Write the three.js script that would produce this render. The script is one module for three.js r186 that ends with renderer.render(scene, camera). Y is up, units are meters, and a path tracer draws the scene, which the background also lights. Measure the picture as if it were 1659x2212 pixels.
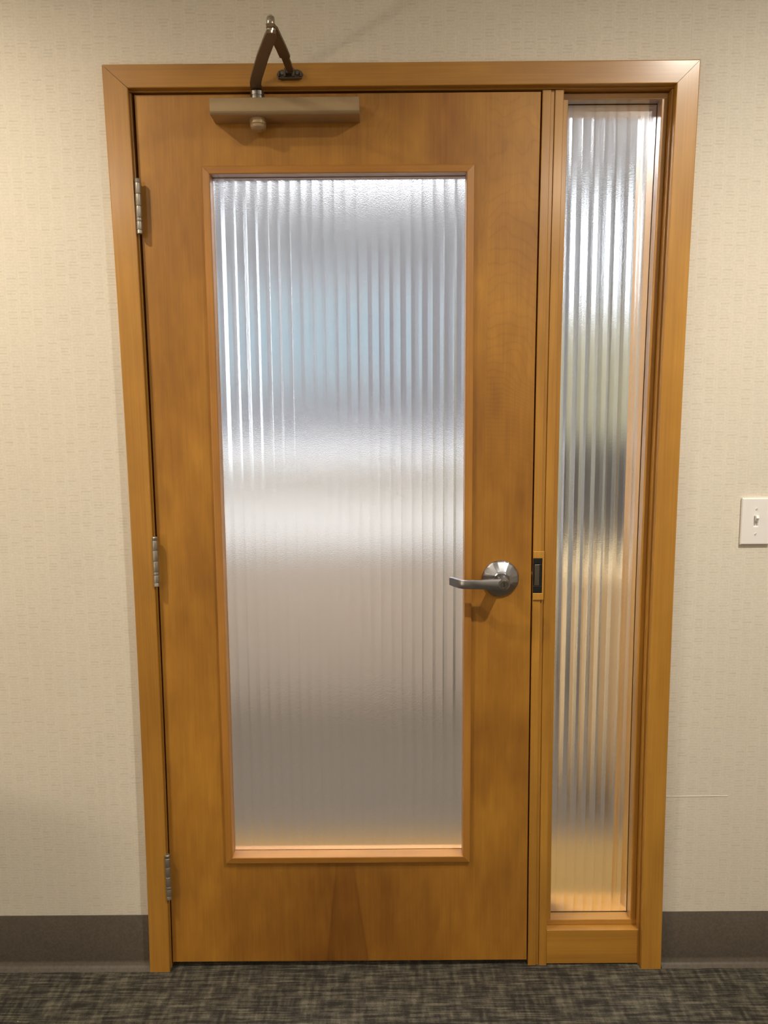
import * as THREE from 'three';
import { RectAreaLightUniformsLib } from 'three/addons/lights/RectAreaLightUniformsLib.js';
import { mergeGeometries, toCreasedNormals } from 'three/addons/utils/BufferGeometryUtils.js';
import { RoundedBoxGeometry } from 'three/addons/geometries/RoundedBoxGeometry.js';

// ------------------------------------------------------------------ camera, sky, lights, exposure
const scene = new THREE.Scene();
const camera = new THREE.PerspectiveCamera(2 * Math.atan(1106 / 1850) * 180 / Math.PI, 1659 / 2212, 0.05, 60);
camera.position.set(0.5589, 1.462, 2.0327);
camera.rotation.set(-0.13602, 0.00203, -0.00766, 'YXZ');
scene.add(camera);

scene.background = new THREE.Color(0.86, 0.93, 1.0);          // overcast daylight outside the far windows
scene.backgroundIntensity = 0.4;

const renderer = new THREE.WebGLRenderer({ antialias: true });
renderer.toneMapping = THREE.LinearToneMapping;
const POWER = 0.1;                                            // all lights run at a tenth, the exposure makes up for it
renderer.toneMappingExposure = 1 / POWER;
renderer.shadowMap.enabled = true;
RectAreaLightUniformsLib.init();

const WARM = new THREE.Color(1.0, 0.88, 0.71);                // lamps of the near room
const COOL = new THREE.Color(0.94, 0.97, 1.0);                // troffers of the room beyond
const WHITER = new THREE.Color(1.0, 0.92, 0.8);
const DOWNLIGHTS = [                                          // x, z, candela, beam half angle, colour, label
  [-0.65, 0.84, 8.6, 1.28, WARM, 'round recessed ceiling downlight in front of the wall left of the door'],
  [1.66, 1.26, 14.5, 1.42, WHITER, 'round recessed ceiling downlight in front of the wall right of the sidelight'],
];
const FILL_DOMES = [                                               // added fill lamps out of view, lifting the upper wall: x, z, candela, label
  [-1.2, 3.2, 1.4, 'added round fill dome, out of view, at the back of the room on the left'],
  [1.7, 3.2, 1.4, 'added round fill dome, out of view, at the back of the room on the right'],
];
const TROFFERS = [                                            // panels out of view above the glass: x, z, width, depth, intensity, label
  [0.3, -1.36, 1.2, 0.6, 62, 'unseen rectangular ceiling panel beyond the door, placed to light the counter and sills'],
  [0.6, -2.3, 1.0, 0.5, 8, 'unseen rectangular ceiling panel near the far wall, placed to light the wall top'],
];

// ------------------------------------------------------------------ helpers
let seed = 7;
const rnd = () => { seed = (seed * 1664525 + 1013904223) >>> 0; return seed / 4294967296; };
const names = {};
const numbered = n => { const k = names[n] = (names[n] ?? -1) + 1; return k ? `${n}_${String(k).padStart(3, '0')}` : n; };
const lerp = (a, b, t) => a + (b - a) * t;
const sstep = (a, b, x) => { const t = Math.min(1, Math.max(0, (x - a) / (b - a))); return t * t * (3 - 2 * t); };
const ctrl = (pts, x) => {
  if (x <= pts[0][0]) return pts[0][1];
  for (let i = 1; i < pts.length; i++) if (x <= pts[i][0]) return lerp(pts[i - 1][1], pts[i][1], (x - pts[i - 1][0]) / (pts[i][0] - pts[i - 1][0]));
  return pts.at(-1)[1];
};
function add(o, name, parent = scene) { o.name = parent === scene ? numbered(name) : name; parent.add(o); return o; }
function tag(o, label, category, group, kind) {
  if (label) o.userData.label = label;
  if (category) o.userData.category = category;
  if (group) o.userData.group = group;
  if (kind) o.userData.kind = kind;
  return o;
}
function mesh(name, geos, mat, parent = scene) {
  const list = Array.isArray(geos) ? geos : [geos];
  const flat = list.map(q => { const g = q.userData.metres ? q : uvMetres(q), h = g.index ? g.toNonIndexed() : g; for (const k of Object.keys(h.attributes)) if (!['position', 'normal', 'uv'].includes(k)) h.deleteAttribute(k); return h; });
  const m = new THREE.Mesh(flat.length > 1 ? mergeGeometries(flat) : flat[0], mat);
  m.castShadow = m.receiveShadow = true;
  return add(m, name, parent);
}
const group = (name, p = [0, 0, 0], parent = scene) => { const g = new THREE.Group(); g.position.set(...p); return add(g, name, parent); };

// the old joinery is a little out of true: the jambs lean and bow inwards by some millimetres
const BOW = [[-0.07, 0.0106], [-0.011, 0.0095], [0, 0.0075], [0.147, 0.001], [0.766, -0.0005], [0.914, -0.0045], [0.966, -0.005], [1.2, -0.0095], [1.27, -0.0091]];
const LEAN = [[-0.07, -0.0105], [-0.011, -0.0075], [-0.003, -0.0045], [0, 0], [0.93, 0.0008], [0.966, 0.0015], [1.19, 0.0085], [1.27, 0.0085]];
const warpX = (x, y) => { const t = (y - 1.075) / 1.075; return x + ctrl(BOW, x) * Math.max(0, 1 - t * t) + ctrl(LEAN, x) * y / 2.19; };
function warp(g) { const p = g.attributes.position; for (let i = 0; i < p.count; i++) p.setX(i, warpX(p.getX(i), p.getY(i))); return g; }

// uv in metres by the dominant axis; grain: the axis that runs along v
function uvMetres(g, grain = 'y', off = [0, 0]) {
  const h = g.index ? g.toNonIndexed() : g, p = h.attributes.position, n = h.attributes.normal, uv = new Float32Array(p.count * 2), gi = 'xyz'.indexOf(grain);
  for (let i = 0; i < p.count; i += 3) {
    const a = [0, 0, 0];
    for (let k = 0; k < 3; k++) { a[0] += n.getX(i + k); a[1] += n.getY(i + k); a[2] += n.getZ(i + k); }
    const b = a.map(Math.abs), d = b.indexOf(Math.max(...b));
    let others = [0, 1, 2].filter(k => k !== d), vi = others.includes(gi) ? gi : others[1], ui = others.find(k => k !== vi);
    for (let k = 0; k < 3; k++) { const q = [p.getX(i + k), p.getY(i + k), p.getZ(i + k)]; uv[(i + k) * 2] = q[ui] + off[0]; uv[(i + k) * 2 + 1] = q[vi] + off[1]; }
  }
  h.setAttribute('uv', new THREE.BufferAttribute(uv, 2)); h.userData = { metres: true };
  return h;
}
// prism: a closed profile [[a, b], ...] counter-clockwise swept along an axis. axis 'y': (a,b)=(x,z); 'x': (a,b)=(y,z). ends may depend on the profile point (mitres)
function prism(profile, axis, e0, e1, segs = 1, smooth = 0) {
  const f0 = typeof e0 === 'function' ? e0 : () => e0, f1 = typeof e1 === 'function' ? e1 : () => e1, pos = [];
  const P = (q, t) => { const s = lerp(f0(q), f1(q), t); return axis === 'y' ? [q[0], s, q[1]] : axis === 'x' ? [s, q[0], q[1]] : [q[0], q[1], s]; };
  const tri = (a, b, c) => pos.push(...a, ...b, ...c), n = profile.length;
  for (let i = 0; i < n; i++) for (let k = 0; k < segs; k++) {
    const a = profile[i], b = profile[(i + 1) % n], t0 = k / segs, t1 = (k + 1) / segs;
    const A = P(a, t0), B = P(b, t0), C = P(b, t1), D = P(a, t1);
    tri(A, B, C); tri(A, C, D);
  }
  const tris = THREE.ShapeUtils.triangulateShape(profile.map(q => new THREE.Vector2(...q)), []);
  for (const [i, j, k] of tris) { tri(P(profile[i], 0), P(profile[k], 0), P(profile[j], 0)); tri(P(profile[i], 1), P(profile[j], 1), P(profile[k], 1)); }
  // make the winding outward
  let vol = 0;
  for (let i = 0; i < pos.length; i += 9) { const [a, b, c, d, e, f, g, h, l] = pos.slice(i, i + 9); vol += a * (e * l - f * h) - b * (d * l - f * g) + c * (d * h - e * g); }
  if (vol < 0) for (let i = 0; i < pos.length; i += 9) for (let k = 0; k < 3; k++) { const t = pos[i + 3 + k]; pos[i + 3 + k] = pos[i + 6 + k]; pos[i + 6 + k] = t; }
  let g = new THREE.BufferGeometry();
  g.setAttribute('position', new THREE.Float32BufferAttribute(pos, 3));
  g.computeVertexNormals();
  if (smooth) g = toCreasedNormals(g, smooth);
  return g;
}
// rectangle profile with eased edges (r) on the chosen front corners
function rect(a0, a1, b0, b1, r = 0.0012) {
  if (!r) return [[a0, b0], [a1, b0], [a1, b1], [a0, b1]];
  const q = r * 0.3;
  return [[a0 + r, b0], [a1 - r, b0], [a1 - q, b0 + q], [a1, b0 + r], [a1, b1 - r], [a1 - q, b1 - q], [a1 - r, b1], [a0 + r, b1], [a0 + q, b1 - q], [a0, b1 - r], [a0, b0 + r], [a0 + q, b0 + q]];
}
const box = (x0, x1, y0, y1, z0, z1, r = 0.002, s = 2) => { const g = new RoundedBoxGeometry(x1 - x0, y1 - y0, z1 - z0, s, Math.min(r, (x1 - x0) / 2.01, (y1 - y0) / 2.01, (z1 - z0) / 2.01)); g.translate((x0 + x1) / 2, (y0 + y1) / 2, (z0 + z1) / 2); return g; };
const plainBox = (x0, x1, y0, y1, z0, z1) => { const g = new THREE.BoxGeometry(x1 - x0, y1 - y0, z1 - z0); g.translate((x0 + x1) / 2, (y0 + y1) / 2, (z0 + z1) / 2); return g; };
const lathe = (pts, seg = 40) => toCreasedNormals(new THREE.LatheGeometry(pts.map(p => new THREE.Vector2(...p)), seg), 0.6);

// ------------------------------------------------------------------ noise and textures
const hash = (i, j, s) => { let h = (i * 374761393 + j * 668265263 + s * 1442695041) | 0; h = Math.imul(h ^ (h >>> 13), 1274126177); return ((h ^ (h >>> 16)) >>> 0) / 4294967296; };
const mod = (a, n) => ((a % n) + n) % n;
function vnoise(x, y, px, py, s) {                              // periodic value noise
  const i = Math.floor(x), j = Math.floor(y), fx = x - i, fy = y - j, u = fx * fx * (3 - 2 * fx), v = fy * fy * (3 - 2 * fy);
  const a = mod(i, px), b = mod(i + 1, px), c = mod(j, py), d = mod(j + 1, py);
  return lerp(lerp(hash(a, c, s), hash(b, c, s), u), lerp(hash(a, d, s), hash(b, d, s), u), v);
}
function fbm(x, y, px, py, s, oct = 4) { let t = 0, a = 0.5, w = 0; for (let o = 0; o < oct; o++) { t += a * vnoise(x, y, px, py, s + o); w += a; a *= 0.5; x *= 2; y *= 2; px *= 2; py *= 2; } return t / w; }
const srgb = c => c <= 0.0031308 ? c * 12.92 : 1.055 * Math.pow(c, 1 / 2.4) - 0.055;
function texture(w, h, f, { color = true, repeat = [1, 1], wrap = true } = {}) {
  const d = new Uint8Array(w * h * 4);
  for (let j = 0; j < h; j++) for (let i = 0; i < w; i++) {
    const c = f(i / w, j / h, i, j), k = (j * w + i) * 4;
    if (typeof c === 'number') d[k] = d[k + 1] = d[k + 2] = Math.max(0, Math.min(255, c * 255)); else for (let q = 0; q < 3; q++) d[k + q] = Math.max(0, Math.min(255, c[q]));
    d[k + 3] = 255;
  }
  const t = new THREE.DataTexture(d, w, h, THREE.RGBAFormat);
  t.magFilter = THREE.LinearFilter; t.minFilter = THREE.LinearMipmapLinearFilter; t.generateMipmaps = true;
  t.wrapS = t.wrapT = wrap ? THREE.RepeatWrapping : THREE.ClampToEdgeWrapping;
  t.repeat.set(...repeat);
  if (color) t.colorSpace = THREE.SRGBColorSpace;
  t.needsUpdate = true;
  return t;
}
const mixc = (a, b, t) => [lerp(a[0], b[0], t), lerp(a[1], b[1], t), lerp(a[2], b[2], t)];

// stained birch for the casings and jambs: 0.4 m across the grain, 1.6 m along it
function woodTexture(w, h, base, s) {
  return texture(w, h, (u, v) => {
    const wob = fbm(u * 4, v * 3, 4, 3, s) * 0.12;
    const band = fbm((u + wob) * 16, v * 2, 16, 2, s + 9, 4) - 0.5, cloud = fbm(u * 5, v * 9, 5, 9, s + 21, 4) - 0.5;
    const fine = fbm(u * 160, v * 10, 160, 10, s + 33, 2) - 0.5;
    const t = band * 0.22 + cloud * 0.28 + fine * 0.13;
    return [base[0] * (1 + t * 0.62), base[1] * (1 + t * 0.78), base[2] * (1 + t * 1.05)];
  }, { repeat: [1 / 0.4, 1 / 1.6] });
}
const beadTex = woodTexture(256, 1024, [176, 120, 48], 61);
const casingTex = woodTexture(512, 1024, [182, 129, 48], 3);
// rotary-cut veneer of the door leaf, 0.914 x 2.117 m
const DOOR_W = 0.914, DOOR_H = 2.117, DOOR_Y = 0.016;
const doorTex = texture(1024, 2048, (u, v) => {
  const x = u * DOOR_W, y = v * DOOR_H, big = 4096;
  const wx = fbm(x * 3 + 11, y * 1.3 + 5, big, big, 41, 4) - 0.5, cl = fbm(x * 5 + 3, y * 2.2, big, big, 57, 5) - 0.5;
  const fig = sstep(0.755, 0.8, x) * sstep(1.2, 1.5, y), top = sstep(0.36, 0.44, x) * sstep(0.66, 0.58, x) * sstep(1.97, 2.02, y);
  const warpy = fbm(x * 6 + 2, y * 3.4, big, big, 71, 4) - 0.5, dx = (x - 0.845) * 9;
  const h = lerp(x * 26 + wx * 14 + warpy * 3, y * 30 + dx * dx * 2 + warpy * 9 + wx * 6, Math.min(1, fig + top * 0.7));
  const ring = Math.abs(h - Math.floor(h) - 0.5) * 2, line = Math.pow(ring, 5) * (0.35 + 0.65 * fbm(x * 14, y * 14, big, big, 77, 2));
  const fine = fbm(x * 330, y * 9, big, big, 83, 2) - 0.5, speck = fbm(x * 60, y * 16, big, big, 91, 3) - 0.5, blot = fbm(x * 9 + 1, y * 5, big, big, 93, 4) - 0.5;
  let t = cl * 0.46 + blot * 0.44 + fine * 0.11 + speck * 0.15 - line * (0.075 * Math.min(1, fig + top) + 0.03);
  // dark heart-wood wedge low in the middle, reddish streaks at the top
  const half = lerp(0.052, 0.016, Math.min(1, y / 0.3)), cx = lerp(0.452, 0.447, y / 0.3);
  const wedge = sstep(half + 0.006, half - 0.002, Math.abs(x - cx)) * sstep(0.36, 0.2, y);
  const edge = Math.exp(-Math.pow((Math.abs(x - cx) - half) / 0.003, 2)) * sstep(0.33, 0.2, y);
  t -= wedge * 0.13 + edge * 0.06;
  const red = sstep(0.64, 0.68, x + wx * 0.05) * sstep(0.755, 0.7, x + wx * 0.05) * sstep(1.9, 2.0, y) * (0.6 + 0.8 * (fbm(x * 120, y * 3, big, big, 13, 2)));
  t -= red * 0.12;
  return [169 * (1 + t * 0.66), (116 - red * 3) * (1 + t * 0.84), 40 * (1 + t * 1.1)];
}, { wrap: false, repeat: [1 / DOOR_W, 1 / DOOR_H] });
doorTex.offset.set(0, -DOOR_Y / DOOR_H);

// vinyl wall covering: staggered columns of short dashes
const WP = 0.58, COLS = 20;
function paper(u, v) {
  const c = Math.floor(u * COLS), fu = u * COLS - c, rows = 84, sh = hash(c, 3, 5) * 0.9, r = Math.floor(mod(v * rows + sh, rows)), fv = mod(v * rows + sh, 1);
  const k = hash(c, r, 17), len0 = 0.12 + hash(c, r, 19) * 0.1, len1 = 0.8 + hash(c, r, 23) * 0.14;
  let dash = sstep(len0 - 0.03, len0 + 0.03, fu) * sstep(len1 + 0.03, len1 - 0.03, fu) * sstep(0.1, 0.25, fv) * sstep(0.72, 0.55, fv) * (k > 0.82 ? 1 : 0.3 + 0.25 * k);
  const seam = Math.exp(-Math.pow((fu < 0.5 ? fu : 1 - fu) / 0.022, 2)) * 0.45 * (0.5 + hash(c, Math.floor(r / 7), 31));
  return { dash: Math.max(dash, seam) };
}
const paperTex = texture(1024, 1024, (u, v) => {
  const d = paper(u, v).dash, n = fbm(u * 150, v * 190, 150, 190, 5, 2) - 0.5, m = fbm(u * 6, v * 6, 6, 6, 8, 3) - 0.5, t = -d * 0.055 + n * 0.05 + m * 0.018;
  return [229 * (1 + t), 221 * (1 + t * 1.02), 206 * (1 + t * 1.1)];
}, { repeat: [1 / WP, 1 / WP] });
const paperBump = texture(512, 512, (u, v) => 0.6 - paper(u, v).dash * 0.4 + (fbm(u * 120, v * 150, 120, 150, 5, 2) - 0.5) * 0.4, { color: false, repeat: [1 / WP, 1 / WP] });

// loop carpet: cross-hatched weave
const CP = 0.62;
const carpetWeave = (u, v) => {
  const across = fbm(u * 12, v * 210, 12, 210, 101, 3), along = fbm(u * 64, v * 14, 64, 14, 113, 3), blot = fbm(u * 26, v * 36, 26, 36, 127, 3), grain = fbm(u * 300, v * 300, 300, 300, 131, 2);
  return { t: (across - 0.5) * 1.5 + (along - 0.5) * 1.0 + (blot - 0.5) * 0.7 + (grain - 0.5) * 0.35, grain };
};
const carpetTex = texture(1024, 1024, (u, v) => {
  const { t } = carpetWeave(u, v), k = Math.max(0, Math.min(1, 0.44 + t * 0.95));
  return mixc([40, 37, 31], [106, 101, 86], k);
}, { repeat: [1 / CP, 1 / CP] });
const carpetBump = texture(512, 512, (u, v) => 0.5 + carpetWeave(u, v).t * 0.4 + (fbm(u * 220, v * 220, 220, 220, 141, 2) - 0.5) * 0.6, { color: false, repeat: [1 / CP, 1 / CP] });
// stipple pressed into the patterned glass
const stipple = texture(512, 512, (u, v) => fbm(u * 110, v * 110, 110, 110, 151, 2), { color: false, repeat: [1 / 0.12, 1 / 0.12] });
const brushedBump = texture(256, 256, (u, v) => fbm(u * 4, v * 128, 4, 128, 161, 2), { color: false });
const specks = texture(256, 256, (u, v) => { const n = fbm(u * 60, v * 60, 60, 60, 171, 3) - 0.5; return [255 * (0.93 + n * 0.22), 255 * (0.93 + n * 0.22), 255 * (0.93 + n * 0.22)]; }, { repeat: [4, 4] });

const S = o => new THREE.MeshStandardMaterial(o), PH = o => new THREE.MeshPhysicalMaterial(o);
const M = {
  paper: S({ map: paperTex, bumpMap: paperBump, bumpScale: 0.0002, roughness: 0.75 }),
  casing: PH({ map: casingTex, roughness: 0.42, clearcoat: 0.8, clearcoatRoughness: 0.2 }),
  bead: PH({ map: beadTex, roughness: 0.45, clearcoat: 0.25, clearcoatRoughness: 0.35 }),
  door: PH({ map: doorTex, roughness: 0.45, clearcoat: 0.25, clearcoatRoughness: 0.35 }),
  carpet: S({ map: carpetTex, bumpMap: carpetBump, bumpScale: 0.004, roughness: 1 }),
  ceiling: S({ color: 0xe6e2d8, map: specks, roughness: 0.95 }),
  vinyl: S({ color: 0x655c52, map: specks, roughness: 0.38 }),
  glass: PH({ color: 0xffffff, transmission: 1, thickness: 0.006, ior: 1.5, roughness: 0.23, bumpMap: stipple, bumpScale: 0.00013 }),
  gasket: S({ color: 0x241a12, roughness: 0.8 }),
  steel: S({ color: 0xa6a6aa, metalness: 1, roughness: 0.34, bumpMap: brushedBump, bumpScale: 0.00005 }),
  hinge: S({ color: 0xaaa49a, metalness: 0.85, roughness: 0.45 }),
  steelDark: S({ color: 0x8b867f, metalness: 1, roughness: 0.36 }),
  chrome: S({ color: 0xd8d2c8, metalness: 1, roughness: 0.14 }),
  closer: S({ color: 0xb39b78, metalness: 0.45, roughness: 0.42 }),
  arm: S({ color: 0x7a6248, metalness: 0.5, roughness: 0.45 }),
  shoe: S({ color: 0x665a4c, metalness: 0.6, roughness: 0.45 }),
  black: S({ color: 0x121010, roughness: 0.5 }),
  plastic: S({ color: 0xf3f0ee, roughness: 0.34 }),
  trimWhite: S({ color: 0xdedad2, roughness: 0.5 }),
};

// ------------------------------------------------------------------ the setting: near room
const ROOM = { x0: -3.2, x1: 3.7, z1: 4.6, h: 2.75 }, HALL = { x0: -3.0, x1: 4.2, z0: -3.5 };
const WT = 0.165;
{
  const floor = mesh('floor', uvMetres(plainBox(ROOM.x0 - 0.15, HALL.x1 + 0.15, -0.12, 0, -0.045, ROOM.z1 + 0.15), 'z'), M.carpet);
  tag(floor, 'grey and brown cross-woven carpet in front of the door', 'floor', null, 'structure');
  const s = new THREE.Shape([[ROOM.x0, 0], [-0.03, 0], [-0.03, 2.165], [1.228, 2.165], [1.228, 0], [HALL.x1, 0], [HALL.x1, 2.9], [ROOM.x0, 2.9]].map(p => new THREE.Vector2(...p)));
  const wg = new THREE.ExtrudeGeometry(s, { depth: WT, bevelEnabled: false }); wg.translate(0, 0, -WT);
  const wall = mesh('wall_north', uvMetres(wg), M.paper);
  tag(wall, 'cream wall with a woven dash pattern around the wooden door', 'wall', null, 'structure');
  const crease = mesh('wallpaper_crease', uvMetres(prism([[0.4572, 0], [0.4592, 0], [0.4585, 0.0012]], 'x', 1.25, 1.412, 6)), M.paper, wall);
  tag(crease, 'raised crease in the wall covering');
  const seam = mesh('wallpaper_seam', uvMetres(prism([[1.2472, 0], [1.2482, 0], [1.2479, 0.0004]], 'y', 2.2, 2.75, 4)), M.paper, wall);
  for (const [n, g, l] of [
    ['wall_west', plainBox(ROOM.x0 - 0.15, ROOM.x0, 0, 2.9, 0, ROOM.z1), 'cream papered wall on the left side of the room'],
    ['wall_east', plainBox(ROOM.x1, ROOM.x1 + 0.15, 0, 2.9, 0, ROOM.z1), 'cream papered wall on the right side of the room'],
    ['wall_south', plainBox(ROOM.x0 - 0.15, ROOM.x1 + 0.15, 0, 2.9, ROOM.z1, ROOM.z1 + 0.15), 'cream papered wall behind the viewer'],
  ]) tag(mesh(n, uvMetres(g), M.paper), l, 'wall', null, 'structure');
  tag(mesh('ceiling', uvMetres(plainBox(ROOM.x0 - 0.15, HALL.x1 + 0.15, ROOM.h, ROOM.h + 0.15, -0.08, ROOM.z1 + 0.15), 'z'), M.ceiling), 'plain off-white ceiling', 'ceiling', null, 'structure');
}
// vinyl cove base: flat upper part, toe curving out onto the carpet
function baseboard(name, x0, x1, label) {
  const prof = [[0, 0.0005], [0.0, 0.0165], [0.0022, 0.0158], [0.0052, 0.0125], [0.0088, 0.0085], [0.0125, 0.0052], [0.0165, 0.0036], [0.024, 0.003], [0.143, 0.003], [0.147, 0.0015], [0.1475, 0.0005]];
  tag(mesh(name, uvMetres(prism(prof, 'x', x0, x1, 1, 0.7)), M.vinyl), label, 'baseboard', null, 'structure');
}
baseboard('baseboard_left', ROOM.x0 + 0.002, -0.053, 'dark grey-brown vinyl cove base left of the door');
baseboard('baseboard_right', 1.2575, ROOM.x1 - 0.002, 'dark grey-brown vinyl cove base right of the sidelight');

// ------------------------------------------------------------------ casing (trim_1) and jambs (trim_2)
const wood = (g, grain, o = [rnd() * 0.4, rnd() * 1.6]) => warp(uvMetres(g, grain, o));
{
  const t = group('trim_1'); tag(t, 'mitred wooden casing boards around the door and sidelight', 'door casing', null, 'structure');
  const xi0 = -0.0035, xo0 = -0.0545, xi1 = 1.2045, xo1 = 1.2555, yi = 2.1425, yo = 2.1925, zf = 0.018, gap = 0.0005;
  const mitreL = q => lerp(yi, yo, (xi0 - q[0]) / (xi0 - xo0)) - gap, mitreR = q => lerp(yi, yo, (q[0] - xi1) / (xo1 - xi1)) - gap;
  mesh('side_casing', wood(prism(rect(xo0, xi0, 0.0005, zf, 0.0022), 'y', 0, mitreL, 16), 'y'), M.casing, t);
  mesh('side_casing', wood(prism(rect(xi1, xo1, 0.0005, zf, 0.0022), 'y', 0, mitreR, 16), 'y'), M.casing, t);
  const hl = q => lerp(xi0, xo0, (q[0] - yi) / (yo - yi)) + gap, hr = q => lerp(xi1, xo1, (q[0] - yi) / (yo - yi)) - gap;
  mesh('head_casing', wood(prism(rect(yi, yo, 0.0005, zf, 0.0022), 'x', hl, hr, 16), 'x'), M.casing, t);
}
const JZ = -WT - 0.001, POST = [[0.9175, 0.937], [0.937, 0.9452], [0.9456, 0.9650]];
{
  const t = group('trim_2'); tag(t, 'wooden jambs, centre post and bottom rail holding the door and sidelight', 'door frame', null, 'structure');
  mesh('hinge_jamb', wood(prism(rect(-0.028, -0.0025, JZ, 0.0002, 0.001), 'y', 0, 2.137, 16), 'y'), M.casing, t);
  mesh('head_jamb', wood(prism(rect(2.1388, 2.1625, JZ, 0.0002, 0.001), 'x', -0.028, 1.226, 16), 'x'), M.casing, t);
  mesh('latch_post', wood(prism(rect(...POST[0], JZ, 0.0005, 0.0016), 'y', 0, 2.137, 16), 'y'), M.casing, t);
  mesh('post_filler', wood(prism(rect(...POST[1], JZ, -0.0035, 0.0005), 'y', 0, 2.137, 16), 'y'), M.casing, t);
  mesh('sidelight_post', wood(prism(rect(...POST[2], JZ, 0.0005, 0.0014), 'y', 0, 2.137, 16), 'y'), M.casing, t);
  mesh('sidelight_jamb', wood(prism(rect(1.2005, 1.2255, JZ, 0.0002, 0.001), 'y', 0, 2.137, 16), 'y'), M.casing, t);
  mesh('bottom_rail', wood(prism(rect(0.0035, 0.0966, JZ, -0.0005, 0.0012), 'x', 0.9652, 1.2003, 6), 'x'), M.casing, t);
  // rebates behind the door leaf
  mesh('door_stop', wood(prism(rect(-0.0025, 0.012, JZ + 0.002, -0.052, 0.001), 'y', 0, 2.137, 16), 'y'), M.casing, t);
  mesh('door_stop', wood(prism(rect(0.903, 0.9175, JZ + 0.002, -0.052, 0.001), 'y', 0, 2.137, 16), 'y'), M.casing, t);
  mesh('door_stop', wood(prism(rect(2.1225, 2.1372, JZ + 0.002, -0.052, 0.001), 'x', 0.012, 0.903, 8), 'x'), M.casing, t);
}
// patterned glass: flat inner face, convex one-inch reeds on the far face
function reededPane(x0, x1, y0, y1, z, pitch = 0.0254, depth = 0.0022, thick = 0.005) {
  const prof = [[x1, z + thick / 2], [x0, z + thick / 2]], n = Math.round((x1 - x0) / pitch), k = 14;
  for (let i = 0; i < n * k + 1; i++) { const s = i / k, f = s - Math.floor(s), x = lerp(x0, x1, i / (n * k)), b = 4 * f * (1 - f); prof.push([x, z - thick / 2 - depth * b]); }
  return uvMetres(prism(prof, 'y', y0, y1, 1, 0.16));
}
// ------------------------------------------------------------------ the sidelight: window_1
{
  const w = group('window_1'); tag(w, 'tall narrow sidelight of ribbed patterned glass right of the door', 'sidelight window', null, 'structure');
  const xl = 0.9652, xr = 1.2003, yb = 0.0968, yt = 2.137, sw = 0.0142, g0 = -0.0565, zs = -0.0232;
  for (const [a, b, c] of [[g0, zs, g0], [-WT + 0.002, g0 - 0.0062, -0.095]]) {
    const lo = a, hi = b, bl = c;
    mesh('glass_stop', wood(prism(rect(xl, xl + sw, lo, hi, 0.0012), 'y', yb + sw, yt - sw, 16), 'y'), M.casing, w);
    mesh('glass_stop', wood(prism(rect(xr - sw, xr, lo, hi, 0.0012), 'y', yb + sw, yt - sw, 16), 'y'), M.casing, w);
    mesh('glass_stop', wood(prism(rect(yb, yb + sw, bl, hi, 0.0012), 'x', xl, xr, 6), 'x'), M.casing, w);
    mesh('glass_stop', wood(prism(rect(yt - sw, yt, lo, hi, 0.0012), 'x', xl, xr, 6), 'x'), M.casing, w);
  }
  const p = mesh('glass_pane', warp(reededPane(xl + sw - 0.0075, xr - sw + 0.0075, yb + sw - 0.006, yt - sw + 0.006, g0 - 0.003, 0.0254, 0.0021, 0.0044)), M.glass, w);
  tag(p, 'ribbed obscured glass');
  // dark setting bead round the glass
  const gb = 0.0012;
  mesh('gasket', [prism(rect(xl + sw, xr - sw, g0, g0 + 0.001, 0), 'y', yb + sw, yb + sw + gb), prism(rect(xr - sw - gb, xr - sw, g0, g0 + 0.001, 0), 'y', yb + sw, yt - sw, 16), prism(rect(xl + sw, xr - sw, g0, g0 + 0.001, 0), 'y', yt - sw - gb, yt - sw)].map(g => warp(uvMetres(g))), M.gasket, w);
}
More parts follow.
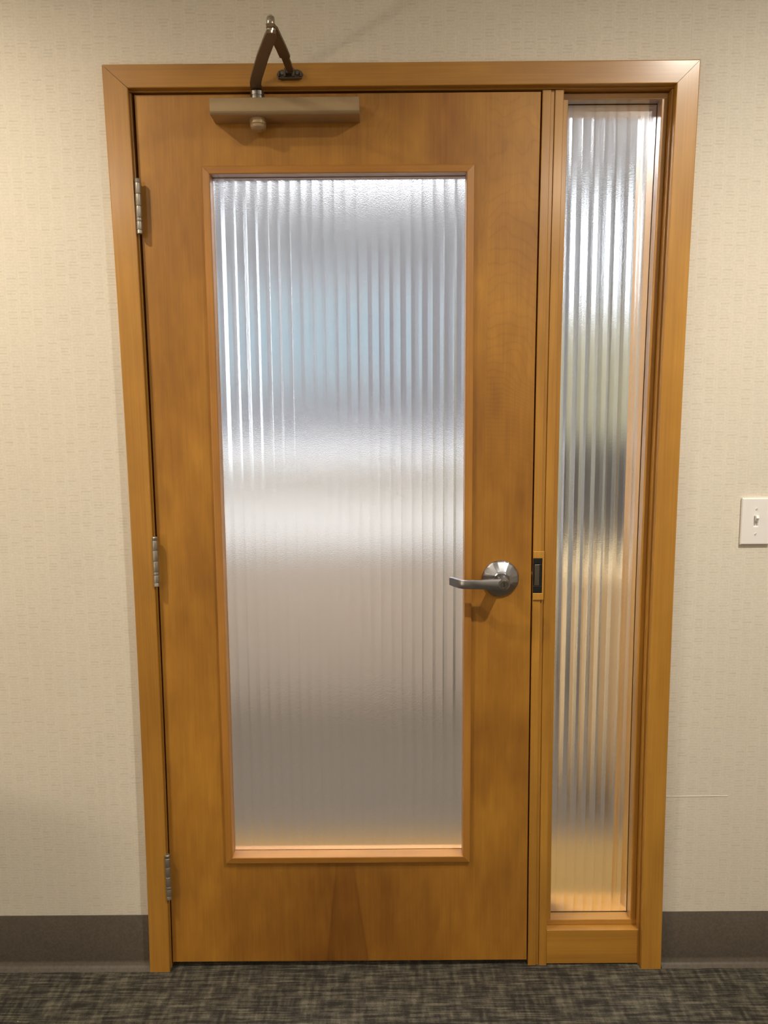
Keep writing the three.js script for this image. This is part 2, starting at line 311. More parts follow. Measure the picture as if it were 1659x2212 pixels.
// ------------------------------------------------------------------ the door: door_1
const LITE = { ox0: 0.1475, ox1: 0.7655, oy0: 0.2885, oy1: 1.978, ix0: 0.1655, ix1: 0.7478, iy0: 0.3055, iy1: 1.9597 };
const door = group('door_1'); tag(door, 'stained wooden door with one tall ribbed glass panel', 'door', null, 'structure');
{
  const L = LITE, zf = 0, zb = -0.0445, c = 0.006;
  const leafPart = g => warp(uvMetres(g, 'y'));
  // one leaf with an opening, cut from strips so that its long edges can bow
  const a = L.ox0 + c, b = L.ox1 - c, y0 = L.oy0 + c, y1 = L.oy1 - c, T = DOOR_Y + DOOR_H;
  mesh('door_leaf', [
    leafPart(prism([[0.0014, zb], [a, zb], [a, zf], [0.0014, zf], [0.0004, zf - 0.0004], [0, zf - 0.0014], [0, zb + 0.0014]], 'y', DOOR_Y, T, 24)),
    leafPart(prism([[b, zb], [DOOR_W - 0.0014, zb], [DOOR_W, zb + 0.0014], [DOOR_W, zf - 0.0014], [DOOR_W - 0.0004, zf - 0.0004], [DOOR_W - 0.0014, zf], [b, zf]], 'y', DOOR_Y, T, 24)),
    leafPart(prism([[a, zb], [b, zb], [b, zf], [a, zf]], 'y', DOOR_Y, y0, 24)), leafPart(prism([[a, zb], [b, zb], [b, zf], [a, zf]], 'y', y1, T, 24)),
  ], M.door, door);
  // moulding: front bead that laps the leaf, then falls back to the glass
  const G = -0.0265, q = t => [t, 0];
  const bead = [[0, 0.0003], [0, 0.0058], [0.0012, 0.007], [0.0025, 0.0074], [0.0158, 0.0092], [0.0172, 0.0088], [0.018, 0.0075], [0.018, G], [0.0062, G], [0.0062, 0.0003]];   // from the outer edge inwards
  for (const [far, zz] of [[false, z => z], [true, z => zb - z]]) {
    const bz = far ? [[0, 0.0003], [0, 0.005], [0.0015, 0.0072], [0.004, 0.0082], [0.014, 0.0082], [0.018, 0.0055], [0.018, -0.0125], [0.0062, -0.0125], [0.0062, 0.0003]] : bead;
    const P = (o, s) => bz.map(([d, z]) => [o + s * d, zz(z)]);
    const ends = (o, s, lo, hi) => [qq => lo + Math.abs(qq[0] - o) + 0.0002, qq => hi - Math.abs(qq[0] - o) - 0.0002];
    const parts = [
      [P(L.ox0, 1), 'y', ...ends(L.ox0, 1, L.oy0, L.oy1), 20], [P(L.ox1, -1), 'y', ...ends(L.ox1, -1, L.oy0, L.oy1), 20],
      [P(L.oy0, 1), 'x', ...ends(L.oy0, 1, L.ox0, L.ox1), 6], [P(L.oy1, -1), 'x', ...ends(L.oy1, -1, L.ox0, L.ox1), 6],
    ];
    for (const [pr, ax, e0, e1, n] of parts) mesh('glazing_bead', wood(prism(pr, ax, e0, e1, n), ax), M.bead, door);
  }
  const p = mesh('glass_pane', warp(reededPane(L.ix0 - 0.001, L.ix1 + 0.001, L.iy0 - 0.004, L.iy1 + 0.004, G - 0.0027, 0.0254, 0.0021, 0.0044)), M.glass, door);
  tag(p, 'ribbed obscured glass');
  mesh('gasket', [prism(rect(L.ix0, L.ix1, G, G + 0.001, 0), 'y', L.iy0, L.iy0 + 0.0008), prism(rect(L.ix0, L.ix1, G, G + 0.001, 0), 'y', L.iy1 - 0.001, L.iy1)].map(g => warp(uvMetres(g))), M.gasket, door);
  mesh('latch_bolt', box(0.9, 0.9245, 1.024, 1.0345, -0.026, -0.012, 0.003), M.chrome, door);
}
// lever set
{
  const h = group('door_handle', [0.8352, 1.0198, 0], door); tag(h, 'brushed steel lever handle with a round rose');
  const rose = lathe([[0, 0], [0.0445, 0], [0.0448, 0.002], [0.0438, 0.0045], [0.041, 0.0065], [0.022, 0.0185], [0.0195, 0.0195], [0.0182, 0.0215], [0.0172, 0.0222], [0.0166, 0.0205], [0, 0.0205]], 72); rose.rotateX(Math.PI / 2);
  mesh('rose', uvMetres(rose), M.steel, h);
  const neck = lathe([[0, 0.018], [0.0148, 0.018], [0.0142, 0.03], [0.0142, 0.056], [0, 0.056]], 48); neck.rotateX(Math.PI / 2);
  mesh('neck', uvMetres(neck), M.steel, h);
  // lever: a flat bar that runs left, then turns back to the door
  const path = [[0.0, 0.061], [-0.05, 0.0612], [-0.084, 0.0612], [-0.092, 0.0605], [-0.098, 0.0575], [-0.103, 0.052], [-0.108, 0.044], [-0.114, 0.034], [-0.119, 0.025], [-0.1215, 0.021]];
  const sec = []; const th = 0.0046;
  path.forEach(([x, z], i) => {
    const [ax, az] = path[Math.max(0, i - 1)], [bx, bz] = path[Math.min(path.length - 1, i + 1)], l = Math.hypot(bx - ax, bz - az), nx = -(bz - az) / l, nz = (bx - ax) / l;
    const t = i / (path.length - 1), hh = lerp(0.0138, 0.0104, Math.min(1, -x / 0.07)) * (i > 7 ? 0.94 : 1), yc = -0.0012, sgn = nz < 0 ? -1 : 1, ring = [];
    for (const [n, y] of [[1, -0.86], [1, 0.86], [0.86, 0.96], [0.5, 1], [-0.5, 1], [-0.86, 0.96], [-1, 0.86], [-1, -0.86], [-0.86, -0.96], [-0.5, -1], [0.5, -1], [0.86, -0.96]]) ring.push([x + sgn * nx * n * th, yc + y * hh, z + sgn * nz * n * th]);
    sec.push(ring);
  });
  const pos = [], tri = (...p) => p.forEach(q => pos.push(...q)), R = sec[0].length;
  for (let i = 0; i + 1 < sec.length; i++) for (let k = 0; k < R; k++) { const k2 = (k + 1) % R; tri(sec[i][k], sec[i + 1][k], sec[i + 1][k2]); tri(sec[i][k], sec[i + 1][k2], sec[i][k2]); }
  for (let k = 1; k + 1 < R; k++) { tri(sec[0][0], sec[0][k], sec[0][k + 1]); tri(sec.at(-1)[0], sec.at(-1)[k + 1], sec.at(-1)[k]); }
  let vol = 0; for (let i = 0; i < pos.length; i += 9) { const a = new THREE.Vector3(...pos.slice(i, i + 3)), b = new THREE.Vector3(...pos.slice(i + 3, i + 6)), c = new THREE.Vector3(...pos.slice(i + 6, i + 9)); vol += a.dot(b.cross(c)); }
  if (vol < 0) for (let i = 0; i < pos.length; i += 9) for (let k = 0; k < 3; k++) { const t = pos[i + 3 + k]; pos[i + 3 + k] = pos[i + 6 + k]; pos[i + 6 + k] = t; }
  let bar = new THREE.BufferGeometry(); bar.setAttribute('position', new THREE.Float32BufferAttribute(pos, 3)); bar.computeVertexNormals(); bar = toCreasedNormals(bar, 0.55);
  const hub = lathe([[0, 0.0545], [0.0142, 0.0545], [0.0146, 0.056], [0.0146, 0.0642], [0.0132, 0.0662], [0.0112, 0.0666], [0, 0.0666]], 48); hub.rotateX(Math.PI / 2); hub.translate(0, -0.001, 0);
  mesh('lever', [uvMetres(bar), uvMetres(hub)], M.steel, h);
  const cyl = lathe([[0.0088, 0.0655], [0.0098, 0.0668], [0.0098, 0.0682], [0.0088, 0.0688], [0.0082, 0.0675], [0, 0.0675]], 36); cyl.rotateX(Math.PI / 2); cyl.translate(0, -0.001, 0);
  const c = mesh('lock_cylinder', uvMetres(cyl), M.steelDark, h);
  const key = box(-0.0009, 0.0009, -0.006, 0.004, 0.067, 0.0679, 0.0003); key.rotateZ(0.12);
  mesh('keyway', key, M.black, c);
}
// ------------------------------------------------------------------ electric strike in the post
{
  const s = group('electric_strike', [0.9265, 1.0259, 0]); tag(s, 'lock strike with a black housing let into the post beside the lever', 'door strike');
  const X = x => warpX(x, 1.026) - 0.9265, f = (x0, x1, y0, y1, z0, z1, r) => box(X(x0), X(x1), y0 - 1.0259, y1 - 1.0259, z0, z1, r);
  tag(mesh('cover_plate', [f(0.9178, 0.9445, 1.0688, 1.0858, 0.0007, 0.0042, 0.0012), f(0.9178, 0.9445, 0.966, 0.9832, 0.0007, 0.0042, 0.0012), f(0.9398, 0.9445, 0.983, 1.069, 0.0007, 0.0042, 0.0012)].map(g => uvMetres(g)), M.casing, s), 'wood-coloured cover plate');
  mesh('housing', [f(0.9178, 0.9396, 1.0545, 1.0686, 0.0007, 0.0036, 0.001), f(0.9178, 0.9396, 0.9834, 1.0005, 0.0007, 0.0036, 0.001), f(0.934, 0.9396, 1.0007, 1.0543, 0.0007, 0.0036, 0.001), f(0.9178, 0.9345, 0.9834, 1.0686, 0.0006, 0.0012, 0.0002)], M.black, s);
  tag(mesh('keeper', f(0.9215, 0.9338, 1.0012, 1.0538, 0.001, 0.0032, 0.0012), M.steelDark, s), 'grey metal keeper');
}
// ------------------------------------------------------------------ hinges
{
  const g = 'three steel hinges on the left jamb';
  const makeHinge = () => {
    const t = group('hinge'), r = 0.0067, hgt = 0.1215, tip = 0.0095;
    const kn = [0.105, 0.098, 0.236, 0.236, 0.1];
    const ys = [tip, 0.028, 0.036, 0.062, 0.088, hgt - tip];
    for (let i = 0; i + 1 < ys.length; i++) mesh('knuckle', lathe([[0, ys[i] + 0.0002], [r - 0.0004, ys[i] + 0.0002], [r, ys[i] + 0.0008], [r, ys[i + 1] - 0.0008], [r - 0.0004, ys[i + 1] - 0.0002], [0, ys[i + 1] - 0.0002]], 28), M.hinge, t);
    for (const [a, b] of [[0, tip], [hgt, hgt - tip]]) mesh('pin_tip', lathe((a < b ? p => p : p => p.reverse())([[0, a], [r * 0.78, a], [r * 0.98, lerp(a, b, 0.2)], [r * 0.98, lerp(a, b, 0.85)], [r * 0.86, b], [0, b]]), 28), M.hinge, t);
    for (const s of [-1, 1]) mesh('leaf', box(s < 0 ? -0.0028 : 0.0006, s < 0 ? -0.0008 : 0.0026, tip, hgt - tip, -0.036, -0.001, 0.0004), M.hinge, t);
    return t;
  };
  const h0 = makeHinge();
  const put = (o, x, y, label) => { o.position.set(x, y, 0.0175); return tag(o, label, 'hinge', g); };
  put(h0, 0.0046, 1.828, 'top steel hinge with five knuckles, level with the top of the glass');
  const copy = () => { const c = h0.clone(); c.name = numbered('hinge'); scene.add(c); return c; };
  put(copy(), 0.0072, 1.009, 'middle steel hinge on the left jamb, level with the door lever');
  put(copy(), 0.0034, 0.2, 'lowest steel hinge on the left jamb, near the floor');
}
// ------------------------------------------------------------------ door closer
{
  const t = group('door_closer', [0.345, 2.07, 0]); tag(t, 'bronze door closer with a folding arm at the head of the door', 'door closer');
  // body: seen from below; flat face, rounded lower edge
  const prof = [[0, 0.001], [0.0012, 0.056], [0.0022, 0.0602], [0.0045, 0.0628], [0.0075, 0.0638], [0.031, 0.0636], [0.0355, 0.062], [0.0375, 0.058], [0.0375, 0.001]];
  mesh('body', uvMetres(prism(prof, 'x', -0.163, 0.162, 1, 0.6)), M.closer, t);
  for (const [x0, x1] of [[-0.1636, -0.163], [0.162, 0.1626]]) mesh('end_cap', uvMetres(prism(prof.map(([y, z]) => [lerp(0.0185, y, 0.985), lerp(0.03, z, 0.985)]), 'x', x0, x1, 1)), M.closer, t);
  const cap = lathe([[0, -0.027], [0.008, -0.0262], [0.0138, -0.0235], [0.0172, -0.0185], [0.018, -0.0135], [0.0172, -0.0125], [0.0186, -0.0115], [0.0186, -0.004], [0.0175, 0.0008], [0, 0.0008]], 40); cap.translate(-0.063, 0, 0.032);
  tag(mesh('spindle_cap', cap, M.closer, t), 'domed cap under the closer');
  const collar = lathe([[0, 0.0372], [0.0155, 0.0372], [0.0155, 0.0445], [0.0145, 0.0455], [0.0145, 0.0475], [0.0155, 0.0485], [0.0155, 0.0565], [0.0135, 0.058], [0, 0.058]], 40); collar.translate(-0.063, 0, 0.032);
  mesh('spindle_collar', collar, M.steelDark, t);
  // flat bars: main arm from the spindle, with a small crank, out to the elbow; forearm back to the bracket
  const flat = (pts, w, th) => {                                // pts [x, y, z, widthScale]
    const pos = [], tri = (...p) => p.forEach(q => pos.push(...q)), rings = pts.map((p, i) => {
      const a = pts[Math.max(0, i - 1)], b = pts[Math.min(pts.length - 1, i + 1)], d = new THREE.Vector3(b[0] - a[0], b[1] - a[1], b[2] - a[2]).normalize(), up = new THREE.Vector3(0, 1, 0);
      const s = new THREE.Vector3().crossVectors(d, up).normalize(), u = new THREE.Vector3().crossVectors(s, d), k = w / 2 * (p[3] ?? 1), e = 0.8;
      return [[-1, -e], [-e, -1], [e, -1], [1, -e], [1, e], [e, 1], [-e, 1], [-1, e]].map(([i1, j1]) => [p[0] + s.x * k * i1 + u.x * th / 2 * j1, p[1] + s.y * k * i1 + u.y * th / 2 * j1, p[2] + s.z * k * i1 + u.z * th / 2 * j1]);
    });
    for (let i = 0; i + 1 < rings.length; i++) for (let k = 0; k < 8; k++) { const j = (k + 1) % 8; tri(rings[i][k], rings[i + 1][j], rings[i + 1][k]); tri(rings[i][k], rings[i][j], rings[i + 1][j]); }
    for (let k = 1; k < 7; k++) { tri(rings[0][0], rings[0][k + 1], rings[0][k]); const e = rings.at(-1); tri(e[0], e[k], e[k + 1]); }
    let g = new THREE.BufferGeometry(); g.setAttribute('position', new THREE.Float32BufferAttribute(pos, 3));
    g.computeBoundingBox(); const c = g.boundingBox.getCenter(new THREE.Vector3());
    let vol = 0; for (let i = 0; i < pos.length; i += 9) { const A = new THREE.Vector3(...pos.slice(i, i + 3)).sub(c), B = new THREE.Vector3(...pos.slice(i + 3, i + 6)).sub(c), C = new THREE.Vector3(...pos.slice(i + 6, i + 9)).sub(c); vol += A.dot(B.cross(C)); }
    if (vol < 0) for (let i = 0; i < pos.length; i += 9) for (let k = 0; k < 3; k++) { const q = pos[i + 3 + k]; pos[i + 3 + k] = pos[i + 6 + k]; pos[i + 6 + k] = q; }
    g.computeVertexNormals();
    return uvMetres(toCreasedNormals(g, 0.4));
  };
  const W = (x, y, z, k) => [x - 0.345, y - 2.07, z, k];
  const ex = 0.341, ez = 0.243;
  mesh('main_arm', flat([W(0.2815, 2.133, 0.018), W(0.2815, 2.133, 0.05), W(0.2845, 2.1335, 0.074), W(0.289, 2.138, 0.09), W(0.314, 2.1535, 0.165), W(0.339, 2.164, 0.235, 0.95), W(0.3425, 2.1652, 0.252, 0.7)], 0.0245, 0.007), M.arm, t);
  mesh('forearm', flat([W(0.3405, 2.1765, 0.254, 0.65), W(0.3425, 2.1762, 0.238), W(0.3505, 2.173, 0.15), W(0.353, 2.172, 0.11), W(0.3532, 2.172, 0.1085, 0.72), W(0.3555, 2.17, 0.06, 0.7), W(0.357, 2.169, 0.034, 0.55)], 0.0225, 0.007), M.arm, t);
  const pin = lathe([[0, 0.092], [0.0085, 0.092], [0.0095, 0.0935], [0.0095, 0.1025], [0.0088, 0.1035], [0.0088, 0.1095], [0.0095, 0.1105], [0.0095, 0.1125], [0.0086, 0.113], [0.0086, 0.121], [0.0078, 0.1245], [0.0055, 0.1265], [0.0035, 0.1272], [0.003, 0.1285], [0, 0.1288]], 32);
  pin.translate(ex - 0.345, 0, ez);
  tag(mesh('elbow_pin', pin, M.chrome, t), 'bright domed elbow pin');
  // bracket on the head casing
  const sh = [];
  sh.push(prism([[-0.029, 0], [-0.026, -0.007], [-0.018, -0.0105], [0.018, -0.0105], [0.026, -0.007], [0.029, 0], [0.026, 0.007], [0.018, 0.0105], [-0.018, 0.0105], [-0.026, 0.007]], 'z', 0, 0.005));
  sh.push(box(-0.012, -0.0075, -0.008, 0.0095, 0.004, 0.02, 0.0015), box(0.0055, 0.0105, -0.008, 0.0095, 0.004, 0.02, 0.0015), box(-0.026, 0.026, -0.0105, -0.0075, 0.004, 0.012, 0.001), box(-0.0255, -0.0225, -0.006, 0.006, 0.004, 0.012, 0.001), box(0.0225, 0.0255, -0.006, 0.006, 0.004, 0.012, 0.001));
  const br = mesh('bracket', sh, M.shoe, t); br.position.set(0.354 - 0.345, 2.166 - 2.07, 0.0182);
  for (const x of [-0.017, 0.0165]) { const sc = lathe([[0, 0.005], [0.0042, 0.005], [0.0036, 0.0072], [0, 0.0078]], 16); sc.rotateX(Math.PI / 2); sc.translate(x, 0.0025, 0); mesh('screw', sc, M.steelDark, br); }
  const ball = new THREE.CylinderGeometry(0.0035, 0.0035, 0.018, 16); ball.rotateZ(Math.PI / 2); ball.translate(-0.001, 0.002, 0.0145); mesh('bracket_pin', ball, M.steelDark, br);
}
// ------------------------------------------------------------------ light switch
{
  const t = group('light_switch', [1.4432, 1.1557, 0]); tag(t, 'white toggle light switch on the wall at the right edge', 'light switch');
  const w = 0.035, h = 0.0562, sl = [[-0.0075, -0.0142], [0.0075, -0.0142], [0.0075, 0.0142], [-0.0075, 0.0142]];
  const shp = new THREE.Shape([[-w + 0.003, -h + 0.003], [w - 0.003, -h + 0.003], [w - 0.003, h - 0.003], [-w + 0.003, h - 0.003]].map(p => new THREE.Vector2(...p)));
  shp.holes.push(new THREE.Path(sl.map(p => new THREE.Vector2(...p))));
  const pg = new THREE.ExtrudeGeometry(shp, { depth: 0.0028, bevelEnabled: true, bevelSize: 0.003, bevelThickness: 0.003, bevelSegments: 4 }); pg.translate(0, 0, 0.0001 + 0.003);
  mesh('wall_plate', pg, M.plastic, t);
  mesh('switch_well', plainBox(-0.01, 0.01, -0.017, 0.017, 0.0001, 0.001), M.plastic, t);
  const tg = prism([[-0.0038, 0], [0.0038, 0], [0.0031, 0.0165], [-0.0031, 0.0165]], 'y', q => -0.0055 + q[1] * 0.12, q => 0.0055 - q[1] * 0.1, 1); tg.rotateX(-0.55); tg.translate(0.0006, 0.003, 0.0015);
  mesh('toggle', tg, M.plastic, t);
  for (const y of [-0.0302, 0.0302]) { const sc = lathe([[0, 0], [0.0032, 0], [0.0027, 0.0012], [0, 0.0016]], 20); sc.rotateX(Math.PI / 2); sc.translate(0, y, 0.0088); const s = mesh('screw', sc, M.plastic, t); const k = box(-0.0024, 0.0024, -0.0004, 0.0004, 0.0008, 0.00175, 0.0001); k.rotateZ(0.9); k.translate(0, y, 0.0088); mesh('screw_slot', k, M.vinyl, s); }
}
// ------------------------------------------------------------------ lamps of the near room, with added fill domes
for (const [x, z, cd, half, col, label] of DOWNLIGHTS) {
  const t = group('ceiling_downlight', [x, ROOM.h, z]); tag(t, label, 'ceiling light', 'recessed ceiling downlights');
  const ring = lathe([[0.066, -0.0008], [0.066, -0.004], [0.07, -0.006], [0.088, -0.005], [0.092, -0.002], [0.092, -0.0008], [0.066, -0.0008]], 40);
  mesh('trim_ring', ring, M.trimWhite, t);
  const lens = new THREE.CylinderGeometry(0.064, 0.064, 0.003, 40); lens.translate(0, -0.0026, 0);
  mesh('lamp_lens', lens, S({ color: 0xffffff, emissive: col, emissiveIntensity: 40 * POWER, roughness: 0.4 }), t);
  const l = new THREE.SpotLight(col, cd * POWER, 0, half, 0.6, 2); l.position.set(x, ROOM.h - 0.012, z); l.target.position.set(x, 0, z);
  l.castShadow = true; l.shadow.radius = 1.6; l.shadow.mapSize.set(1024, 1024);
  scene.add(l, l.target);
}
for (const [x, z, cd, label] of FILL_DOMES) {
  const t = group('added_fill_dome', [x, ROOM.h, z]); tag(t, label, 'ceiling light', 'added fill domes out of view');
  mesh('dome_base', lathe([[0, -0.0008], [0.16, -0.0008], [0.16, -0.02], [0.15, -0.022], [0, -0.022]], 40), M.trimWhite, t);
  const d = lathe([[0.15, -0.0225], [0.148, -0.05], [0.13, -0.085], [0.095, -0.108], [0.05, -0.12], [0, -0.123]].reverse(), 40);
  mesh('lamp_diffuser', d, S({ color: 0xffffff, emissive: WHITER, emissiveIntensity: 6 * POWER, roughness: 0.4, side: THREE.DoubleSide }), t);
  const l = new THREE.PointLight(WHITER, cd * POWER, 0, 2); l.position.set(x, ROOM.h - 0.075, z); l.castShadow = true; l.shadow.radius = 4; scene.add(l);
}
{ // lamp standing low at the left, out of the picture: it throws the faint upward shadow of the closer arm
  const L = new THREE.Vector3(-1.9, 0.92, 2.0), t = group('unseen_low_lamp', [L.x, 0, L.z]); tag(t, 'unseen low lamp with a pale drum shade, out of view at the left of the room', 'lamp');
  mesh('base', lathe([[0, 0], [0.13, 0], [0.13, 0.01], [0.11, 0.02], [0.02, 0.028], [0, 0.028]], 40), M.steelDark, t);
  mesh('pole', lathe([[0.009, 0.026], [0.009, 0.8]], 16), M.steelDark, t);
  mesh('lamp_shade', lathe([[0.13, 0.8], [0.11, 1.04], [0.108, 1.04], [0.128, 0.8], [0.13, 0.8]], 40), PH({ color: 0xf4ead6, roughness: 1, transmission: 0.5, thickness: 0, side: THREE.DoubleSide, emissive: WARM, emissiveIntensity: 0.35 * POWER }), t);
  const bulb = new THREE.SphereGeometry(0.045, 24, 16); bulb.translate(0, L.y, 0);
  mesh('lamp_bulb', bulb, S({ color: 0xffffff, emissive: WARM, emissiveIntensity: 6 * POWER }), t);
  const l = new THREE.PointLight(WARM, 1.9 * POWER, 0, 2); l.position.copy(L); l.castShadow = true; l.shadow.radius = 4; scene.add(l);
}
{ // armchair beside the lamp, out of the picture: its back shades the wall low at the left edge
  const t = group('armchair', [-1.2, 0, 0.6]); tag(t, 'upholstered armchair out of view left of the door, placed to shade the low wall', 'armchair');
  const cloth = S({ color: 0x5a5550, map: specks, roughness: 0.95 });
  mesh('seat', box(-0.25, 0.25, 0.34, 0.47, -0.25, 0.28, 0.04, 4), cloth, t);
  const bk = box(-0.27, 0.27, 0, 0.36, -0.05, 0.05, 0.045, 4); bk.rotateX(-0.15); bk.translate(0, 0.47, -0.27); mesh('backrest', bk, cloth, t);
  for (const s of [-1, 1]) mesh('armrest', box(s < 0 ? -0.33 : 0.26, s < 0 ? -0.26 : 0.33, 0.36, 0.62, -0.26, 0.25, 0.03, 4), cloth, t);
  for (const x of [-0.27, 0.27]) for (const z of [-0.22, 0.22]) mesh('leg', new THREE.CylinderGeometry(0.02, 0.014, 0.36, 14).translate(x, 0.18, z), M.casing, t);
}
// ------------------------------------------------------------------ the room beyond the glass
{
  const hallPaint = S({ color: 0x716f76, map: specks, roughness: 0.85 }), taupe = S({ color: 0xbaab9b, map: specks, roughness: 0.7 }), pale = S({ color: 0xe8c896, map: specks, roughness: 0.5 }), white = S({ color: 0xf1f3f5, map: specks, roughness: 0.4 });
  const far = new THREE.Shape([[HALL.x0, 0], [HALL.x1, 0], [HALL.x1, 2.9], [HALL.x0, 2.9]].map(p => new THREE.Vector2(...p)));
  const WIN = [[-1.2, -0.78, 0.05, 2.64], [1.72, 2.32, 2.02, 2.68]];
  for (const [a, b, c, d] of WIN) far.holes.push(new THREE.Path([[a, c], [b, c], [b, d], [a, d]].map(p => new THREE.Vector2(...p))));
  const fg = new THREE.ExtrudeGeometry(far, { depth: 0.15, bevelEnabled: false }); fg.translate(0, 0, HALL.z0 - 0.15);
  tag(mesh('wall_far', uvMetres(fg), hallPaint), 'pale grey far wall of the room beyond the glass', 'wall', null, 'structure');
  tag(mesh('ceiling_hall', plainBox(ROOM.x0 - 0.15, HALL.x1 + 0.15, ROOM.h, ROOM.h + 0.15, HALL.z0 - 0.15, -0.081), S({ color: 0xd9d5e0, map: specks, roughness: 0.95 })), 'pale lavender ceiling of the room beyond the glass', 'ceiling', null, 'structure');
  tag(mesh('wall_hall_left', uvMetres(plainBox(HALL.x0 - 0.15, HALL.x0, 0, 2.9, HALL.z0, -WT)), hallPaint), 'pale grey left wall of the room beyond the glass', 'wall', null, 'structure');
  tag(mesh('wall_hall_right', uvMetres(plainBox(HALL.x1, HALL.x1 + 0.15, 0, 2.9, HALL.z0, -WT)), hallPaint), 'pale grey right wall of the room beyond the glass', 'wall', null, 'structure');
  tag(mesh('ground', plainBox(-12, 12, -0.4, -0.3, -24, HALL.z0 - 0.2), S({ color: 0x8d8f86, roughness: 1 })), 'pale ground outside the far windows', 'ground', null, 'structure');
  WIN.forEach(([a, b, c, d], i) => {
    const w = group(`window_${i + 2}`); tag(w, i ? 'high window in the far wall, a white glare through the top of the sidelight' : 'tall narrow window in the far wall at the left', 'window', null, 'structure');
    const z = HALL.z0 - 0.08, f = 0.04;
    mesh('window_frame', [plainBox(a, a + f, c, d, z - 0.03, z + 0.03), plainBox(b - f, b, c, d, z - 0.03, z + 0.03), plainBox(a + f, b - f, c, c + f, z - 0.03, z + 0.03), plainBox(a + f, b - f, d - f, d, z - 0.03, z + 0.03)], M.trimWhite, w);
    mesh('window_pane', plainBox(a + f, b - f, c + f, d - f, z - 0.002, z + 0.002), PH({ color: 0xffffff, transmission: 1, thickness: 0, roughness: 0 }), w);
  });
  tag(mesh('floor_hall', plainBox(ROOM.x0 - 0.15, HALL.x1 + 0.15, -0.12, -0.001, HALL.z0 - 0.15, -0.0452), S({ color: 0x544a3f, map: specks, roughness: 0.28 })), 'smooth beige floor of the room beyond the glass', 'floor', null, 'structure');
  // counter
  const c = group('reception_counter', [0.15, 0, -2.2]); tag(c, 'counter with a white upper front, a bright blur through the door glass', 'counter');
  mesh('counter_base', box(-0.9, 0.94, 0, 0.74, -0.3, 0.3, 0.006), taupe, c);
  mesh('counter_panel', box(-0.92, 0.96, 0.745, 1.16, 0.2, 0.32, 0.006), white, c);
  mesh('counter_top', box(-0.95, 0.98, 1.16, 1.2, 0.08, 0.38, 0.008), white, c);
  mesh('work_top', box(-0.9, 0.94, 0.74, 0.77, -0.32, 0.2, 0.004), white, c);
  // blue picture
  const p = group('wall_picture', [0.16, 1.84, HALL.z0]); tag(p, 'framed grey-blue picture on the far wall, blurred by the door glass', 'picture');
  mesh('picture_frame', [box(-0.46, -0.43, -0.33, 0.33, 0.001, 0.026), box(0.43, 0.46, -0.33, 0.33, 0.001, 0.026), box(-0.43, 0.43, 0.3, 0.33, 0.001, 0.026), box(-0.43, 0.43, -0.33, -0.3, 0.001, 0.026)], M.trimWhite, p);
  mesh('picture_print', box(-0.43, 0.43, -0.3, 0.3, 0.001, 0.012), S({ color: 0x7f97a4, map: specks, roughness: 0.6 }), p);
  // cabinet with a dark screen
  const cb = group('cupboard', [2.1, 0, HALL.z0 + 0.26]); tag(cb, 'tall cream cupboard against the far wall, a pale blur in the sidelight', 'cupboard');
  const cream = S({ color: 0xb3ad90, map: specks, roughness: 0.6 });
  mesh('cupboard_body', box(-0.6, 0.6, 0.004, 1.94, -0.25, 0.2, 0.005), cream, cb);
  for (const s of [-1, 1]) { const d = mesh('cupboard_door', box(s < 0 ? -0.595 : 0.003, s < 0 ? -0.003 : 0.595, 0.08, 1.93, 0.201, 0.22, 0.003), cream, cb); mesh('handle', box(s < 0 ? -0.05 : 0.035, s < 0 ? -0.035 : 0.05, 0.95, 1.1, 0.22, 0.245, 0.004), M.steel, d); }
  const mt = group('doormat', [0.65, 0, -0.37]); tag(mt, 'tan floor mat just beyond the door, seen through the sidelight', 'doormat');
  mesh('mat', box(-0.75, 0.75, 0, 0.012, -0.24, 0.24, 0.004), S({ color: 0x80622f, roughness: 1 }), mt);
  mesh('border', [box(-0.78, -0.75, 0, 0.009, -0.27, 0.27, 0.003), box(0.75, 0.78, 0, 0.009, -0.27, 0.27, 0.003), box(-0.75, 0.75, 0, 0.009, 0.24, 0.27, 0.003), box(-0.75, 0.75, 0, 0.009, -0.27, -0.24, 0.003)], S({ color: 0x7d5c38, roughness: 1 }), mt);
  const k = group('cabinet', [1.74, 0, -1.15]); tag(k, 'low light wood cabinet blurred behind the sidelight glass', 'cabinet');
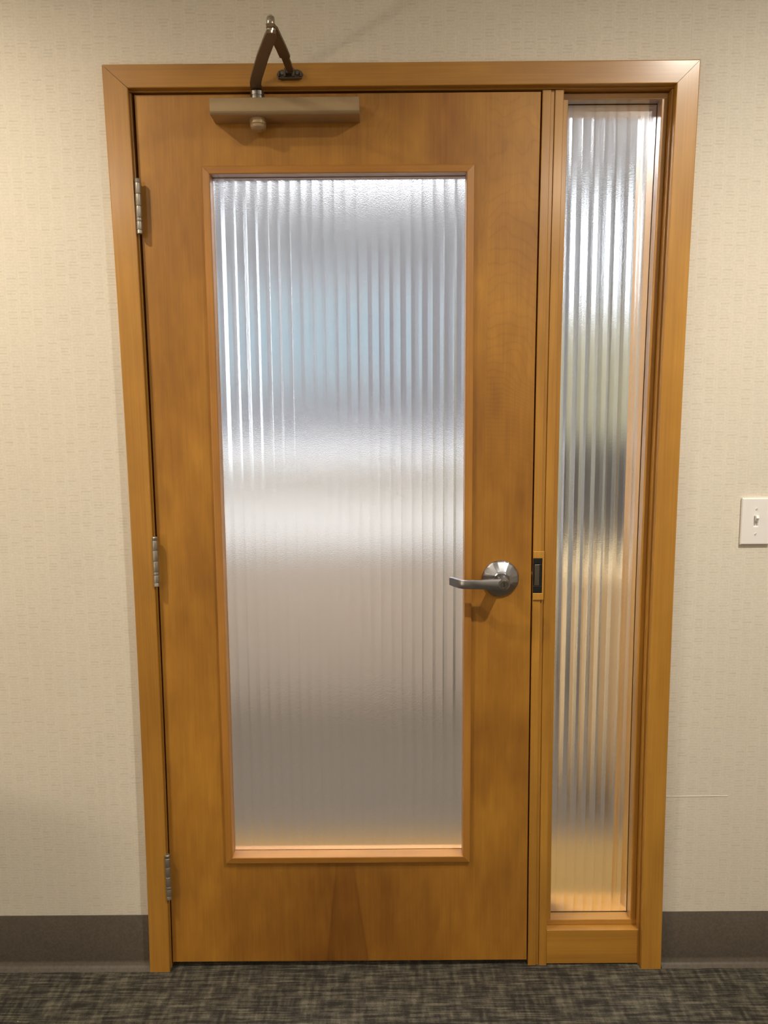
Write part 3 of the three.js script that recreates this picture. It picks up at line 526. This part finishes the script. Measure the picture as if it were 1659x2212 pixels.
  mesh('cabinet_body', uvMetres(box(-0.46, 0.46, 0.13, 0.8, -0.23, 0.23, 0.004), 'y'), pale, k);
  mesh('cabinet_top', uvMetres(box(-0.48, 0.48, 0.8, 0.83, -0.25, 0.25, 0.004), 'x'), pale, k);
  for (const s of [-1, 1]) mesh('cabinet_door', uvMetres(box(s < 0 ? -0.45 : 0.004, s < 0 ? -0.004 : 0.45, 0.15, 0.79, 0.23, 0.25, 0.003)), pale, k);
  mesh('plinth', box(-0.44, 0.44, 0, 0.13, -0.21, 0.2, 0.003), pale, k);
  const s = group('monitor', [1.42, 0.83, -1.12]); tag(s, 'dark screen standing on the cabinet behind the sidelight glass', 'monitor');
  mesh('screen', box(-0.15, 0.15, 0.07, 0.47, -0.02, 0.02, 0.006), S({ color: 0x4a484d, roughness: 0.4 }), s);
  mesh('stand', [box(-0.03, 0.03, 0.01, 0.12, -0.035, -0.015, 0.004), box(-0.11, 0.11, 0, 0.012, -0.09, 0.09, 0.003)], M.black, s);
  const em = S({ color: 0xffffff, emissive: COOL, emissiveIntensity: 8 * POWER, roughness: 0.4 });
  for (const [x, z, w, d, I, label] of TROFFERS) {
    const t = group('unseen_ceiling_panel', [x, ROOM.h, z]); tag(t, label, 'ceiling light', 'ceiling light panels beyond the glass');
    mesh('panel_frame', [plainBox(-w / 2 - 0.02, -w / 2, -0.014, -0.0005, -d / 2 - 0.02, d / 2 + 0.02), plainBox(w / 2, w / 2 + 0.02, -0.014, -0.0005, -d / 2 - 0.02, d / 2 + 0.02), plainBox(-w / 2, w / 2, -0.014, -0.0005, -d / 2 - 0.02, -d / 2), plainBox(-w / 2, w / 2, -0.014, -0.0005, d / 2, d / 2 + 0.02)], M.trimWhite, t);
    mesh('light_diffuser', plainBox(-w / 2, w / 2, -0.009, -0.0005, -d / 2, d / 2), em, t);
    const l = new THREE.RectAreaLight(COOL, I * POWER, w, d); l.position.set(x, ROOM.h - 0.016, z); l.rotation.x = -Math.PI / 2; scene.add(l);
  }
}
renderer.render(scene, camera);
